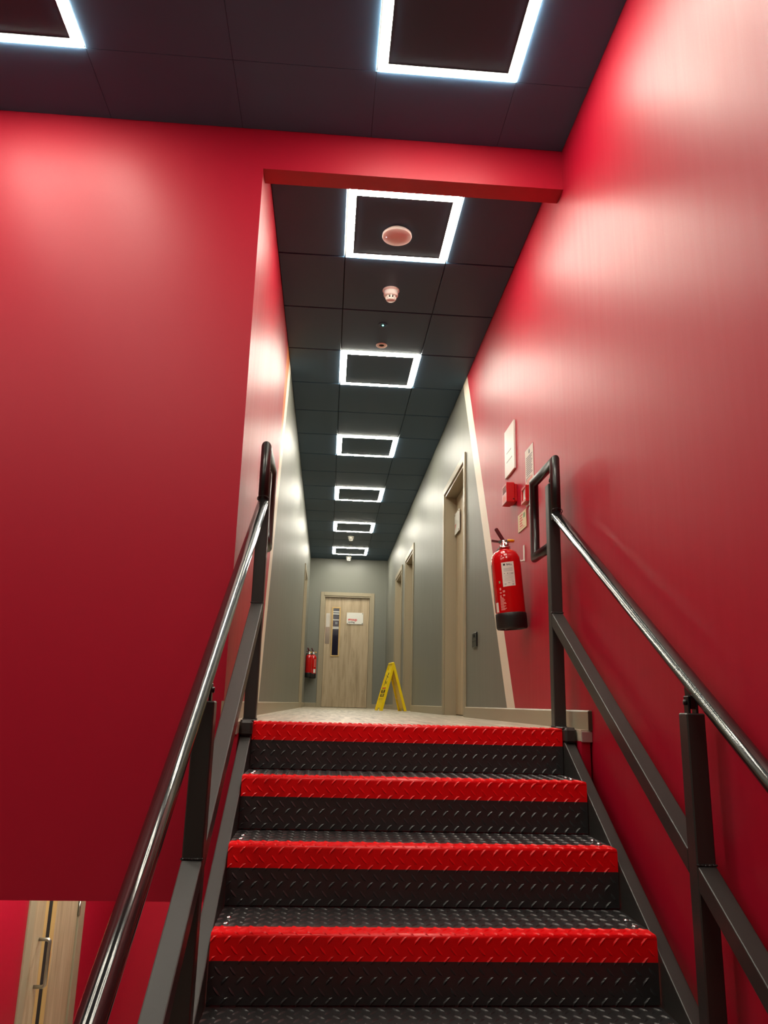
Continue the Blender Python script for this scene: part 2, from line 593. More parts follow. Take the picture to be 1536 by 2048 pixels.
ORD = ['nearest square light frame on the corridor ceiling, around a round white disc',
       'second square light frame along the corridor ceiling, before the grey walls begin',
       'third square light frame along the corridor ceiling',
       'fourth square light frame along the corridor ceiling',
       'fifth square light frame along the corridor ceiling, before the small detector',
       'last square light frame on the corridor ceiling, nearest the end wall']
for q, lab in zip(LAMP_ROWS, ORD):
    square_lamp((CX0 + CX1) / 2, q + 0.3, HC, lab, 'square light frames in the corridor')
LL = {(1, 1): 'large square light frame on the stair hall ceiling, cut by the top edge',
      (4, 1): 'large square light frame in the top left corner of the picture',
      (7, 1): 'unseen fill light frame added by the front wall, beyond the left edge of the picture',
      (1, 4): 'unseen fill light frame added above the viewpoint, nearest the right wall',
      (4, 4): 'unseen fill light frame added above the viewpoint, middle one of its row',
      (7, 4): 'unseen fill light frame added above the viewpoint, farthest from the right wall'}
for (i, j) in LOBBY_LAMPS:
    square_lamp((colx[i] + colx[i + 1]) / 2, (rowy[j] + rowy[j + 1]) / 2, HL,
                LL[(i, j)], 'square light frames over the stairs')
for yq, lab in ((3.7, 'nearest the stairs'), (5.0, 'middle one of three'), (6.3, 'beside the double doors')):  # unseen lamps of the lower passage, extra ones added to brighten its wall
    square_lamp(-1.25, yq, -0.302, 'unseen square light frame on the lower passage ceiling, ' + lab, 'square light frames in the lower passage')


# ------------------------------------------------------------------ doors
def door_set(name, label, M, w, h, depth=0.095, lining='taupe_paint'):
    """M at floor, left outer edge of the architrave; w,h outer size"""
    t = thing(name, label, 'door', M, kind='structure')
    A = ARCH
    b = MB()
    b.bbox(0, A, 0, h, 0, 0.014, 0.003); b.bbox(w - A, w, 0, h, 0, 0.014, 0.003); b.bbox(A, w - A, h - A, h, 0, 0.014, 0.003)
    b.build('architrave', 'taupe_paint', t)
    b = MB(); s = 0.006; T = 0.028
    b.box(A - s, A + T - s, 0.0, h - A, -0.15, 0.002); b.box(w - A - T + s, w - A + s, 0.0, h - A, -0.15, 0.002)
    b.box(A + T - s, w - A - T + s, h - A - T + s, h - A + s, -0.15, 0.002)
    b.build('door_lining', lining, t)
    l0, l1, lt = A + T - s + 0.003, w - A - T + s - 0.003, h - A - T + s - 0.004
    b = MB(); b.bbox(l0, l1, 0.006, lt, -depth - 0.044, -depth, 0.002)
    leaf = b.build('door_leaf', 'door_wood', t)
    return t, leaf, (l0, l1, lt, -depth)


# right side doors: u runs towards the camera so the frame starts at the far jamb
d1, leaf1, g1 = door_set('door_1', 'nearest door in the right corridor wall, wooden leaf in a taupe frame', on_right(R_DOORS[0][1], 0), R_DOORS[0][1] - R_DOORS[0][0], R_DOORS[0][2])
d2, leaf2, g2 = door_set('door_2', 'middle door in the right corridor wall, behind the yellow floor sign', on_right(R_DOORS[1][1], 0), R_DOORS[1][1] - R_DOORS[1][0], R_DOORS[1][2])
d3, leaf3, g3 = door_set('door_3', 'farthest door in the right corridor wall', on_right(R_DOORS[2][1], 0), R_DOORS[2][1] - R_DOORS[2][0], R_DOORS[2][2])
d4, leaf4, g4 = door_set('door_4', 'door in the left corridor wall, seen almost edge on', on_left(L_DOORS[0][0], 0), L_DOORS[0][1] - L_DOORS[0][0], L_DOORS[0][2])
d5, leaf5, g5 = door_set('door_5', 'wooden door with a tall vision panel at the corridor end', on_far(F_DOOR[0], 0), F_DOOR[1] - F_DOOR[0], F_DOOR[2], 0.045)
for lf, g, side in ((leaf2, g2, 1), (leaf3, g3, 1), (leaf4, g4, 1)):
    b = MB(); u = g[1] - 0.07; w = g[3]
    b.tube([(u, 0.90, w), (u, 0.90, w + 0.05), (u, 1.15, w + 0.05), (u, 1.15, w)], 0.009, 10)
    b.build('pull_handle', 'satin_steel', lf)
# vision panel of the end door
u0 = F_DOOR[0]
VL, VR, VB, VT = -0.066 - u0, 0.083 - u0, 0.85, 1.70
w = g5[3]
b = MB(); bw = 0.022
for (a, c, e, f) in ((VL, VR, VB, VB + bw), (VL, VR, VT - bw, VT), (VL, VL + bw, VB + bw, VT - bw), (VR - bw, VR, VB + bw, VT - bw)):
    b.bbox(a, c, e, f, w - 0.002, w + 0.012, 0.003)
b.build('glazing_bead', 'oak_bead', leaf5)
b = MB(); b.box(VL + bw, VR - bw, VB + bw, VT - bw, w - 0.001, w + 0.003)
gl = b.build('glass_pane', 'glass_dark', leaf5)
PXM = 0.00874
for zc in (1.618, 1.582, 1.478, 1.352, 1.330):  # lamp reflections in the glass, drawn as flat white strips
    b = MB(); b.box(VL + bw, VR - bw, zc - 0.0075, zc + 0.0075, w + 0.003, w + 0.004)
    b.build('reflection_strip', 'reflection_white', leaf5)
b = MB(); b.box(VL + 0.06, VL + 0.105, 1.40, 1.445, w + 0.003, w + 0.004)
b.build('notice', 'ink_grey', leaf5)
b = MB(); b.bbox(-0.168 - u0, -0.096 - u0, 1.062, 1.345, w, w + 0.003, 0.001); b.build('finger_plate', 'clear_plate', leaf5)
b = MB(); b.bbox(-0.166 - u0, -0.098 - u0, 1.35, 1.59, w, w + 0.003, 0.001); b.build('finger_plate', 'satin_steel', leaf5)

# lower double doors
t = thing('door_6', 'pair of wooden doors with a pull handle in the lower red wall', 'door', on_left(LD0, ZLOW, XSIDE), kind='structure')
W6, H6 = LD1 - LD0, LDT - ZLOW
b = MB()
b.bbox(0, 0.10, 0, H6, -0.05, 0.012, 0.003); b.bbox(W6 - 0.145, W6, 0, H6, -0.05, 0.004, 0.003); b.bbox(0.10, W6 - 0.145, H6 - 0.05, H6, -0.05, 0.012, 0.003)
b.build('door_frame', 'taupe_paint', t)
D6 = [q - LD0 for q in (5.36, 5.575, 5.635, 5.72, 5.80, 6.30)]
b = MB(); b.bbox(D6[0], D6[1], 0.01, H6 - 0.055, -0.05, -0.006, 0.002); lf = b.build('door_leaf', 'door_wood', t)
b = MB(); b.box(D6[1], D6[2], 0.01, H6 - 0.055, -0.05, -0.006); b.build('edge_strip', 'oak_bead', lf)
b = MB(); u = D6[1] - 0.06; zt, zb = -1.43 - ZLOW, -1.70 - ZLOW
b.tube([(u, zb, -0.006), (u, zb, 0.05), (u, zb + 0.012, 0.062), (u, zt - 0.012, 0.062), (u, zt, 0.05), (u, zt, -0.006)], 0.011, 12)
b.build('pull_handle', 'satin_steel', lf)
b = MB(); b.box(D6[2], D6[3], 0.01, H6 - 0.055, -0.05, -0.010); b.build('meeting_seal', 'hole_dark', t)
b = MB(); b.bbox(D6[4], D6[5], 0.01, H6 - 0.055, -0.05, -0.006, 0.002); lf = b.build('door_leaf', 'door_wood', t)
b = MB(); b.box(D6[3], D6[4], 0.01, H6 - 0.055, -0.05, -0.006); b.build('edge_strip', 'oak_bead', lf)
for zc in (1.22, 0.25):
    b = MB(); b.lathe([(0.009, -0.05), (0.009, 0.05)], 10, Matrix.Translation((D6[5] + 0.01, zc, 0.002)) @ Matrix.Rotation(-pi / 2, 4, 'X'))
    b.build('hinge', 'satin_steel', lf)
b = MB(); b.box(0.1, W6 - 0.07, 0.0, H6 - 0.05, -0.095, -0.055); b.build('rebate', 'hole_dark', t)

# ================================================================== STAIRCASE
stair = thing('staircase', 'black chequer plate stairs with red step edges climbing to the corridor', 'staircase', Matrix.Translation((0, YN, 0)))
RB = 0.010                      # fold radius
S_T = GOING + 0.018 - RB        # flat tread length
S_A = RB * pi / 2
S_R = RISE - RB - 0.004
S_ALL = S_T + S_A + S_R


def fold(x, s, h):
    if s <= S_T:
        return (x, GOING + 0.018 - s, h)
    if s <= S_T + S_A:
        a = (s - S_T) / RB
        return (x, RB - (RB + h) * sin(a), -RB + (RB + h) * cos(a))
    return (x, -h, -RB - (s - S_T - S_A))


S_RED0 = S_T + RB - 0.062
S_RED1 = S_T + S_A + 0.063 - RB


def plate(s0, s1, xa, xb):
    b = MB(); ss = [s0, s1] + [S_T + S_A * k / 6 for k in range(7)]
    ss = sorted(set(q for q in ss if s0 <= q <= s1))
    n = len(ss)
    for h in (0.0, -0.005):
        for q in ss:
            b.vert(fold(xa, q, h)); b.vert(fold(xb, q, h))
    for i in range(n - 1):
        arc = S_T - 1e-6 <= ss[i] and ss[i + 1] <= S_T + S_A + 1e-6
        b.face([2 * i, 2 * i + 1, 2 * i + 3, 2 * i + 2], arc)
        k = 2 * n
        b.face([k + 2 * i, k + 2 * i + 2, k + 2 * i + 3, k + 2 * i + 1], arc)
        b.face([2 * i, 2 * i + 2, k + 2 * i + 2, k + 2 * i]); b.face([2 * i + 1, k + 2 * i + 1, k + 2 * i + 3, 2 * i + 3])
    b.face([0, 2 * n, 2 * n + 1, 1]); e = 2 * n - 2
    b.face([e, e + 1, 2 * n + e + 1, 2 * n + e])
    return b


PX, PS, LUG, LW, LH = 0.0372, 0.0232, 0.0290, 0.0070, 0.0025
LUG_F = ((0, 2, 6), (2, 3, 8, 7, 6), (3, 1, 8), (1, 4, 8), (4, 5, 6, 7, 8), (5, 0, 6))
bm = bmesh.new()
row = 0
s = 0.010
while s < S_ALL - 0.004:
    sg = 1 if row % 2 else -1
    x = XS0 + 0.006 + (PX / 2 if row % 2 else 0)
    while x < XS1 - 0.004:
        L2, W2 = LUG / 2, LW / 2
        ca, sa = cos(radians(48)), sin(radians(48)) * sg
        vs = []
        for (tt_, q, h) in ((-L2, 0, 0), (L2, 0, 0), (-L2 * .45, W2, 0), (L2 * .45, W2, 0), (L2 * .45, -W2, 0), (-L2 * .45, -W2, 0), (-L2 * .5, 0, LH), (0, 0, LH * 1.15), (L2 * .5, 0, LH)):
            q = q + 0.0022 * (1 - (tt_ / L2) ** 2) * sg      # slightly curved lens
            vs.append(bm.verts.new((x + tt_ * ca - q * sa, s + tt_ * sa + q * ca, h)))
        for q in LUG_F:
            bm.faces.new([vs[i] for i in q])
        x += PX
    s += PS; row += 1


def cut(co, no, clear=False):
    bmesh.ops.bisect_plane(bm, geom=list(bm.verts) + list(bm.edges) + list(bm.faces), plane_co=co, plane_no=no, clear_outer=clear)


cut((0, S_ALL, 0), (0, 1, 0), True); cut((0, 0.001, 0), (0, -1, 0), True)
cut((XS0, 0, 0), (-1, 0, 0), True); cut((XS1, 0, 0), (1, 0, 0), True)
for q in (S_RED0, S_RED1, S_T, S_T + S_A / 2, S_T + S_A):
    cut((0, q, 0), (0, 1, 0))
bm.verts.ensure_lookup_table(); bm.verts.index_update()
flat = [tuple(v.co) for v in bm.verts]
lug_black, lug_red, keep = MB(), MB(), MB()
for tgt in (lug_black, lug_red, keep):
    tgt.v = [fold(*c) for c in flat]
for f in bm.faces:
    c = f.calc_center_median()
    idx = [v.index for v in f.verts]
    if S_RED0 < c.y < S_RED1:
        lug_red.face(idx)
    else:
        lug_black.face(idx)
        if c.y > S_RED1: keep.face(idx)
bm.free()

m_back = plate(0, S_RED0, XS0, XS1)
m_low = plate(S_RED1, S_ALL, XS0, XS1)
bb = MB(); bb.v = m_back.v + m_low.v
bb.f = m_back.f + [tuple(i + len(m_back.v) for i in f) for f in m_low.f]
bb.m = m_back.m + m_low.m; bb.sm = m_back.sm + m_low.sm
ME_PLATE = bb.mesh('step_plate', 'plate_black')
ME_EDGE = plate(S_RED0, S_RED1, XS0, XS1).mesh('red_step_edge', 'plate_red')


def flatmesh(b, name, m):
    me = bpy.data.meshes.new(name); me.from_pydata(b.v, [], b.f); me.materials.append(MATS[m])
    bm = bmesh.new(); bm.from_mesh(me)
    bmesh.ops.delete(bm, geom=[v for v in bm.verts if not v.link_faces], context='VERTS')
    bm.normal_update()
    bm.to_mesh(me); bm.free()
    return me


ME_LB = flatmesh(lug_black, 'raised_pattern', 'plate_black')
ME_LB0 = flatmesh(keep, 'raised_pattern', 'plate_black')
ME_PLATE0 = m_low.mesh('step_plate', 'plate_black')
ME_LR = flatmesh(lug_red, 'raised_pattern_red', 'plate_red')
b = MB(); b.lathe([(0.0001, 0.0062), (0.005, 0.0058), (0.0085, 0.0035), (0.0095, 0.0)], 14)
ME_BOLT = b.mesh('bolt', 'bright_bolt')
for k in range(NSTEP):
    p = link('step_plate', ME_PLATE if k else ME_PLATE0, stair, Matrix.Translation((0, -k * GOING, -k * RISE)))
    link('red_step_edge', ME_EDGE, p)
    tag(link('raised_pattern', ME_LB if k else ME_LB0, p), kind='stuff')
    tag(link('raised_pattern_red', ME_LR, p), kind='stuff')
    if 0 < k < 9:
        for xq in (XS0 + 0.027, XS1 - 0.027):
            for yq in (0.081, 0.141):
                link('bolt', ME_BOLT, p, Matrix.Translation((xq, yq, 0.0)))

# stringers: inclined box sections with a small level head under the landing post
SL = RISE / GOING


def stringer(xa, xb):
    ztop = -0.041
    yb = 2.925 - YN
    pts = [(yb + 0.062, -0.052), (yb, ztop - 0.006)]
    y_end = -GOING * NSTEP + 0.05
    pts += [(y_end, ztop + SL * (y_end - yb)), (y_end, ztop + SL * (y_end - yb) - 0.12), (y_end + 0.06, -2.654), (y_end + 0.2, -2.654), (yb + 0.062, ztop - 0.13)]
    b = MB()
    F = frame((xa, 0, 0), (0, 1, 0), (0, 0, 1), (1, 0, 0))
    b.prism(pts, 0, xb - xa, F)
    return b


SRW = 0.04
for (xa, xb) in ((XS1 + 0.003, XS1 + 0.003 + SRW), (XS0 - 0.002 - SRW, XS0 - 0.002)):
    so = stringer(xa, xb).build('stringer', 'black_steel', stair)
    bv = so.modifiers.new('edge', 'BEVEL'); bv.width = 0.003; bv.segments = 2; bv.limit_method = 'ANGLE'
    b = MB(); b.bbox(xa - 0.001, xb + 0.004, 2.905 - YN, 2.990 - YN, -0.05, 0.004, 0.008); b.bbox(xa - 0.003, xb + 0.004, 2.93 - YN, 3.085 - YN, 0.0005, 0.006, 0.002)
    b.build('post_foot', 'black_steel', stair)

# ================================================================== RAILINGS
PW = 0.047


def railing(x, label):
    inner = -1 if x > 0 else 1
    t = thing('stair_railing', label, 'railing', Matrix.Translation((x, 0, 0)), 'stair railings')
    yp, y2 = 3.052, 1.918
    h = PW / 2

    def ztop(y): return -0.041 + SL * (y - 2.925)      # stringer top

    def zmid(y): return 0.447 + SL * (y - 3.028)        # top face of the middle rail

    def zrail(y): return 0.850 + SL * (y - 3.005)       # handrail centre

    def post(y, z0, z1):
        b = MB(); b.bbox(-h, h, y - h, y + h, z0, z1, 0.003)
        return b.build('post', 'black_steel', t)
    p1 = post(yp, 0.0062, 0.992)
    posts = [(yp, p1)]
    for y in (y2, 0.785, -0.348):
        zq = zrail(y) - 0.083
        b = MB()      # foot cut to the slope of the stringer
        b.prism([(y - h, ztop(y - h) + 0.0005), (y + h, ztop(y + h) + 0.0005), (y + h, zq), (y - h, zq)], -h, h, frame((0, 0, 0), (0, 1, 0), (0, 0, 1), (1, 0, 0)))
        p = b.build('post', 'black_steel', t)
        bv = p.modifiers.new('edge', 'BEVEL'); bv.width = 0.003; bv.segments = 1; bv.limit_method = 'ANGLE'
        posts.append((y, p))
        zt = zrail(y) - 0.083
        b = MB()      # fork bracket: two cheeks, tongue to the handrail
        b.bbox(-0.013, -0.007, y - 0.013, y + 0.013, zt - 0.002, zt + 0.042, 0.002)
        b.bbox(0.007, 0.013, y - 0.013, y + 0.013, zt - 0.002, zt + 0.042, 0.002)
        b.prism([(y - 0.011, zt + 0.010), (y + 0.011, zt + 0.010), (y + 0.018, zt + 0.062), (y + 0.004, zt + 0.078), (y - 0.016, zt + 0.066)], -0.0065, 0.0065, frame((0, 0, 0), (0, 1, 0), (0, 0, 1), (1, 0, 0)))
        br = b.build('bracket', 'dark_metal', p)
        b = MB(); b.lathe([(0.0001, -0.019), (0.007, -0.018), (0.007, -0.013), (0.007, 0.013), (0.007, 0.018), (0.0001, 0.019)], 12, frame((0, y, zt + 0.026), (0, 1, 0), (0, 0, 1), (1, 0, 0)))
        b.build('pivot_bolt', 'bright_bolt' if False else 'dark_metal', p)
    # short pin from the top post up to the loop
    b = MB(); b.lathe([(0.010, 0.99), (0.010, 1.005), (0.013, 1.005), (0.013, 1.022), (0.006, 1.026), (0.006, 1.07)], 12, Matrix.Translation((0, yp, 0)))
    b.build('post_pin', 'dark_metal', p1)
    # middle rail: square tube lengths between posts
    ys = [y for y, _ in posts] + [-1.0]
    for i in range(len(ys) - 1):
        a, c = ys[i] - h, ys[i + 1] + h
        if i == len(ys) - 2: c = ys[i + 1]
        hh = PW / cos(math.atan(SL))
        b = MB()
        b.prism([(a, zmid(a)), (a, zmid(a) - hh), (c, zmid(c) - hh), (c, zmid(c))], -h, h, frame((0, 0, 0), (0, 1, 0), (0, 0, 1), (1, 0, 0)))
        o = b.build('middle_rail', 'black_steel', t)
        bv = o.modifiers.new('edge', 'BEVEL'); bv.width = 0.003; bv.segments = 2; bv.limit_method = 'ANGLE'
        # weld bead where it meets the post
        b = MB()
        for q in range(15):
            xx = -h + PW * q / 14
            b.lathe([(0.0001, -0.0035), (0.0032, 0), (0.0001, 0.0035)], 6, Matrix.Translation((xx, a - 0.001 + random.uniform(-.001, .001), zmid(a) + 0.0015)))
        b.build('weld_bead', 'weld', o)
    rr = 0.0213
    yj, zl, yfar, zbot = 3.005, 1.083, 3.338, 0.735
    b = MB(); b.tube([(0, yj, zrail(yj)), (0, -1.2, zrail(-1.2))], rr, 24)
    # cut square to the vertical: start slightly inside the loop tube
    b.build('handrail', 'black_rail', t)
    b = MB(); b.tube([(0, yj, zrail(yj) - 0.024), (0, yj, zl), (0, yfar, zl), (0, yfar, zbot), (0, yp + h - 0.002, zbot)], rr * 0.98, 24)
    b.build('return_loop', 'black_loop', t)
    b = MB()
    for q in range(22):
        a = 2 * pi * q / 22
        b.lathe([(0.0001, -0.003), (0.0028, 0), (0.0001, 0.003)], 6, Matrix.Translation((rr * 1.02 * sin(a), yj - rr * 0.72 - rr * 0.35 * cos(a), zrail(yj) + 0.012 + 0.012 * cos(a))))
    b.build('weld_bead', 'weld', t)
    b = MB()
    for q in range(4):
        n = 10
        for j in range(n):
            f = -h + PW * j / n
            px, py = ((f, -h), (h, f), (-f, h), (-h, -f))[q]
            b.lathe([(0.0001, -0.003), (0.0034, 0), (0.0001, 0.003)], 6, Matrix.Translation((px, yp + py, 0.0065 + random.uniform(-.001, .001))))
    b.build('weld_bead', 'weld', p1)
    return t


railing(0.8155, 'black steel stair railing beside the right wall')
railing(-0.387, 'black steel stair railing on the left side of the steps')

# ================================================================== THINGS ON THE RIGHT WALL
# fire extinguisher


def extinguisher(M, label, tag_label=True, R=0.073, H=0.41, full=True):
    """local z up along the bottle from its underside, local -y is the front of the bottle"""
    t = thing('fire_extinguisher', label, 'extinguisher', M, 'fire extinguishers')
    b = MB()
    b.lathe([(0.02, 0.012), (R * .93, 0.012), (R, 0.03), (R, H * 0.80), (R * .985, H * .85), (R * .92, H * .895), (R * .78, H * .935), (R * .55, H * .965), (R * .30, H * .982), (0.0185, H * .99), (0.0185, H * 1.01)], 40)
    b.build('cylinder_body', 'ext_red', t)
    b = MB()
    b.lathe([(R * .42, 0.008), (R * .42, 0.0), (R * .50, 0.0), (R * .52, 0.006), (R * .80, 0.006), (R * .82, 0.0), (R * .98, 0.0), (R * 1.045, 0.008), (R * 1.055, 0.06), (R * 1.05, 0.074), (R * 1.005, 0.078)], 40, caps=False)
    b.build('base_cup', 'rubber_black', t)
    b = MB()
    b.lathe([(0.030, H * .985), (0.030, H * .985 + 0.009), (0.021, H * .985 + 0.012), (0.017, H * .985 + 0.03), (0.014, H * .985 + 0.045)], 20)
    b.box(-0.026, 0.03, -0.012, 0.012, H * .985 + 0.03, H * .985 + 0.044)
    b.build('valve', 'chrome', t)
    hz = H + 0.03
    A = frame((0, 0, hz), (1, 0, 0), (0, 1, 0), (0, 0, 1))
    b = MB()      # upper and lower squeeze levers pointing away from the valve
    b.bbox(-0.082, 0.012, -0.011, 0.011, -0.009, 0.010, 0.005, A @ Matrix.Rotation(radians(64), 4, 'Y'))
    b.build('lever', 'handle_maroon', t)
    b = MB(); b.bbox(-0.062, 0.0, -0.010, 0.010, -0.008, 0.002, 0.002, A @ Matrix.Rotation(radians(14), 4, 'Y'))
    b.build('carry_handle', 'handle_maroon', t)
    b = MB(); b.lathe([(0.0001, -0.006), (0.019, -0.005), (0.019, 0.005), (0.0001, 0.006)], 18, Matrix.Translation((0.034, 0.0, hz + 0.002)) @ Matrix.Rotation(radians(8), 4, 'Y'))
    b.build('safety_pin', 'pin_yellow', t)
    b = MB(); b.lathe([(0.0001, -0.004), (0.012, -0.003), (0.012, 0.003), (0.0001, 0.004)], 16, Matrix.Translation((0.012, -0.02, hz - 0.018)) @ Matrix.Rotation(pi / 2, 4, 'X'))
    b.build('pressure_gauge', 'chrome', t)
    b = MB(); b.tube([(-R * .97, 0.034, 0.09), (-R * .97, 0.034, H * .80), (-R * .62, 0.034, H * .96), (-0.02, 0.034, H + 0.012)], 0.0085, 12, Vector((0, 1, 0)))
    b.build('hose', 'rubber_black', t)
    if not full:
        b = MB()
        curved(b, R * 1.004, radians(-78), radians(-38), 0.088, 0.15)
        b.build('paper_label', 'paper', t)
        b = MB()
        for q in range(6):
            curved(b, R * 1.004, radians(-70), radians(-40), 0.19 + 0.022 * q, 0.20 + 0.022 * q)
        b.build('printed_panel', 'ink_pink', t)
    return t


def curved(b, r, a0, a1, z0, z1, n=8, skew=0.0):
    """patch hugging the bottle, angles measured around local z from +x"""
    i0 = len(b.v)
    for k in range(n + 1):
        a = a0 + (a1 - a0) * k / n
        for z in (z0, z1):
            b.v.append((r * cos(a), r * sin(a), z + skew * (k / n - .5)))
    for k in range(n):
        b.face([i0 + 2 * k, i0 + 2 * k + 2, i0 + 2 * k + 3, i0 + 2 * k + 1], True)


TILT = math.atan2(0.034, 0.41)
ME = Matrix.Translation((0.802, 3.742, 0.449)) @ Matrix.Rotation(-TILT, 4, 'Y') @ Matrix.Rotation(radians(-19), 4, 'Z')
t = extinguisher(ME, 'large red fire extinguisher hanging on the red wall beside the railing')
R = 0.073
fr = radians(-90)
b = MB(); curved(b, R * 1.004, radians(-104), radians(-55), 0.205, 0.325, 10, 0.004)
pl = b.build('inspection_label', 'paper', t)


def wraptext(name, body, size, ang, z, m, parent, r=R * 1.008, bold=0.0):
    cu = bpy.data.curves.new(name, 'FONT'); cu.body = body; cu.size = size; cu.align_x = 'CENTER'; cu.align_y = 'CENTER'; cu.offset = bold
    tmp = bpy.data.objects.new('tmp_text', cu); COL.objects.link(tmp)
    me = bpy.data.meshes.new_from_object(tmp.evaluated_get(bpy.context.evaluated_depsgraph_get()))
    bpy.data.objects.remove(tmp)
    for v in me.vertices:
        a = ang + v.co.x / r
        v.co = Vector((r * cos(a), r * sin(a), z + v.co.y))
    me.name = name; me.materials.clear(); me.materials.append(MATS[m])
    return link(name, me, parent)


wraptext('lettering', 'BALL', 0.013, radians(-73), 0.312, 'ink_black', pl, bold=0.0003)
b = MB(); curved(b, R * 1.008, radians(-97), radians(-89), 0.3075, 0.317, 4); b.build('round_mark', 'ink_black', pl)
b = MB()
for q in range(3):
    curved(b, R * 1.008, radians(-97), radians(-62), 0.292 - q * 0.006, 0.2935 - q * 0.006, 8, 0.003)
for q in range(6):
    curved(b, R * 1.008, radians(-97), radians(-62), 0.262 - q * 0.006, 0.2628 - q * 0.006, 8, 0.003)
for (a0, a1, z) in ((-98, -90, 0.216), (-84, -76, 0.220), (-68, -60, 0.216), (-98, -91, 0.211), (-68, -61, 0.211), (-68, -60, 0.226)):
    curved(b, R * 1.008, radians(a0), radians(a1), z, z + 0.002, 3)
b.build('printed_lines', 'ink_grey', pl)
b = MB()
for (a0, a1) in ((-96, -93), (-84, -80), (-75, -73), (-70, -66), (-65, -60)):
    curved(b, R * 1.008, radians(a0), radians(a1), 0.2665, 0.2695, 2)
b.build('handwriting', 'ink_black', pl)
b = MB()
for (a0, a1, z0, z1) in ((-121, -114, 0.188, 0.200), (-121, -113, 0.172, 0.179), (-121, -115, 0.152, 0.164), (-108, -99, 0.176, 0.186), (-108, -100, 0.158, 0.166)):
    curved(b, R * 1.004, radians(a0), radians(a1), z0, z1, 3)
b.build('pictogram_print', 'ink_pink', t)
b = MB(); curved(b, R * 1.004, radians(-121), radians(-115), 0.222, 0.234, 4); b.build('approval_mark', 'ink_green', t)
b = MB()
for q in range(11):
    w = (14, 17, 20, 16, 22, 24, 14, 22, 16, 24, 18)[q]
    curved(b, R * 1.004, radians(-122), radians(-122 + w), 0.148 - q * 0.0058, 0.1515 - q * 0.0058, 4)
b.build('instruction_print', 'ink_pink', t)
b = MB(); curved(b, R * 1.006, radians(-150), radians(-134), 0.083, 0.13, 4); b.build('side_label', 'paper', t)
# wall hook behind the extinguisher (bracket on the wall)
hk = thing('extinguisher_bracket', 'pale metal wall hook holding up the large fire extinguisher', 'bracket', on_right(3.79, 0.0))
b = MB()
b.bbox(-0.012, 0.012, 0.80, 0.885, 0.0, 0.004, 0.001)
b.build('back_strip', 'white_plastic', hk)
b = MB(); b.tube([(0.0, 0.805, 0.003), (0.0, 0.80, 0.022), (0.0, 0.812, 0.03)], 0.005, 8); b.build('hook', 'white_plastic', hk)

# big blank-looking notice plate


def panel(name, label, cat, y, z, uw, vh, m, th=0.005, group=None):
    t = thing(name, label, cat, on_right(y, z), group)
    b = MB(); b.bbox(-uw / 2, uw / 2, -vh / 2, vh / 2, 0.0, th, 0.001)
    return t, b.build('board', m, t)


t, p = panel('wall_sign', 'tall white gloss sign board on the red wall above the red sounder', 'sign', 4.045, 1.487, 0.225, 0.282, 'white_gloss', 0.010)
b = MB(); 
for (v, u0_, u1_) in ((-0.005, -0.062, 0.045), (-0.058, -0.066, 0.066)):
    x = u0_
    while x < u1_:
        wd = random.uniform(0.008, 0.02); b.box(x, min(x + wd, u1_), v - 0.003, v + 0.003, 0.010, 0.0104); x += wd + 0.005
tag(b.build('faint_print', 'ink_grey', t), kind='stuff')
t, p = panel('fire_notice', 'white fire action notice with grey and red print beside the top railing loop', 'sign', 3.652, 1.268, 0.158, 0.205, 'paper', 0.002)
b = MB()
b.lathe([(0.0001, 0), (0.012, 0), (0.012, 0.0004), (0.0001, 0.0004)], 14, Matrix.Translation((0.005, 0.079, 0.0021)))
for q in range(10):
    b.box(-0.055, 0.06 - 0.008 * (q % 3), 0.052 - q * 0.0105, 0.057 - q * 0.0105, 0.002, 0.0024)
b.build('grey_print', 'ink_grey', t)
b = MB()
for q in range(4):
    b.box(-0.055, 0.062, -0.066 - q * 0.009, -0.061 - q * 0.009, 0.002, 0.0024)
b.build('red_print', 'ink_pink', t)
b = MB(); b.box(-0.058, 0.02, -0.055, -0.052, 0.002, 0.0025); b.box(-0.058, -0.052, -0.07, -0.052, 0.002, 0.0025); b.build('black_box', 'ink_black', t)
t, p = panel('extinguisher_sign', 'small cream fire equipment sign with red print above the large extinguisher', 'sign', 3.812, 1.018, 0.168, 0.095, 'lumi_sign', 0.004)
b = MB()
for q in range(5):
    b.box(-0.045, 0.015 - 0.01 * (q % 2), 0.03 - q * 0.014, 0.037 - q * 0.014, 0.004, 0.0043)
b.box(-0.06, 0.05, -0.036, -0.033, 0.004, 0.0043)
b.build('red_print', 'ink_red', t)
b = MB(); b.box(0.03, 0.065, 0.01, 0.035, 0.004, 0.0043); b.build('green_print', 'ink_green', t)

# alarm sounder
t = thing('alarm_sounder', 'red box fire alarm sounder with a slotted face on the red wall', 'alarm', on_right(3.965, 1.2015))
b = MB(); b.bbox(-0.050, 0.050, -0.050, 0.050, 0.0, 0.016, 0.003); b.build('back_box', 'alarm_red', t)
b = MB(); b.bbox(-0.056, 0.056, -0.056, 0.056, 0.014, 0.060, 0.004); bx = b.build('cover', 'alarm_red', t)
b = MB()
for i in range(5):
    for j in range(4):
        b.box(-0.036 + i * 0.016, -0.025 + i * 0.016, 0.004 + j * 0.010, 0.010 + j * 0.010, 0.0595, 0.0605)
b.build('sound_slots', 'hole_dark', t)
b = MB(); b.box(-0.040, 0.035, -0.046, -0.012, 0.0597, 0.0604); b.build('face_print', 'ink_pink', t)
b = MB(); b.lathe([(0.0001, 0), (0.004, 0), (0.004, 0.002), (0.0001, 0.002)], 10, frame((0.056, -0.038, 0.022), (0, 1, 0), (0, 0, 1), (1, 0, 0))); b.build('fixing_screw', 'hole_dark', t)

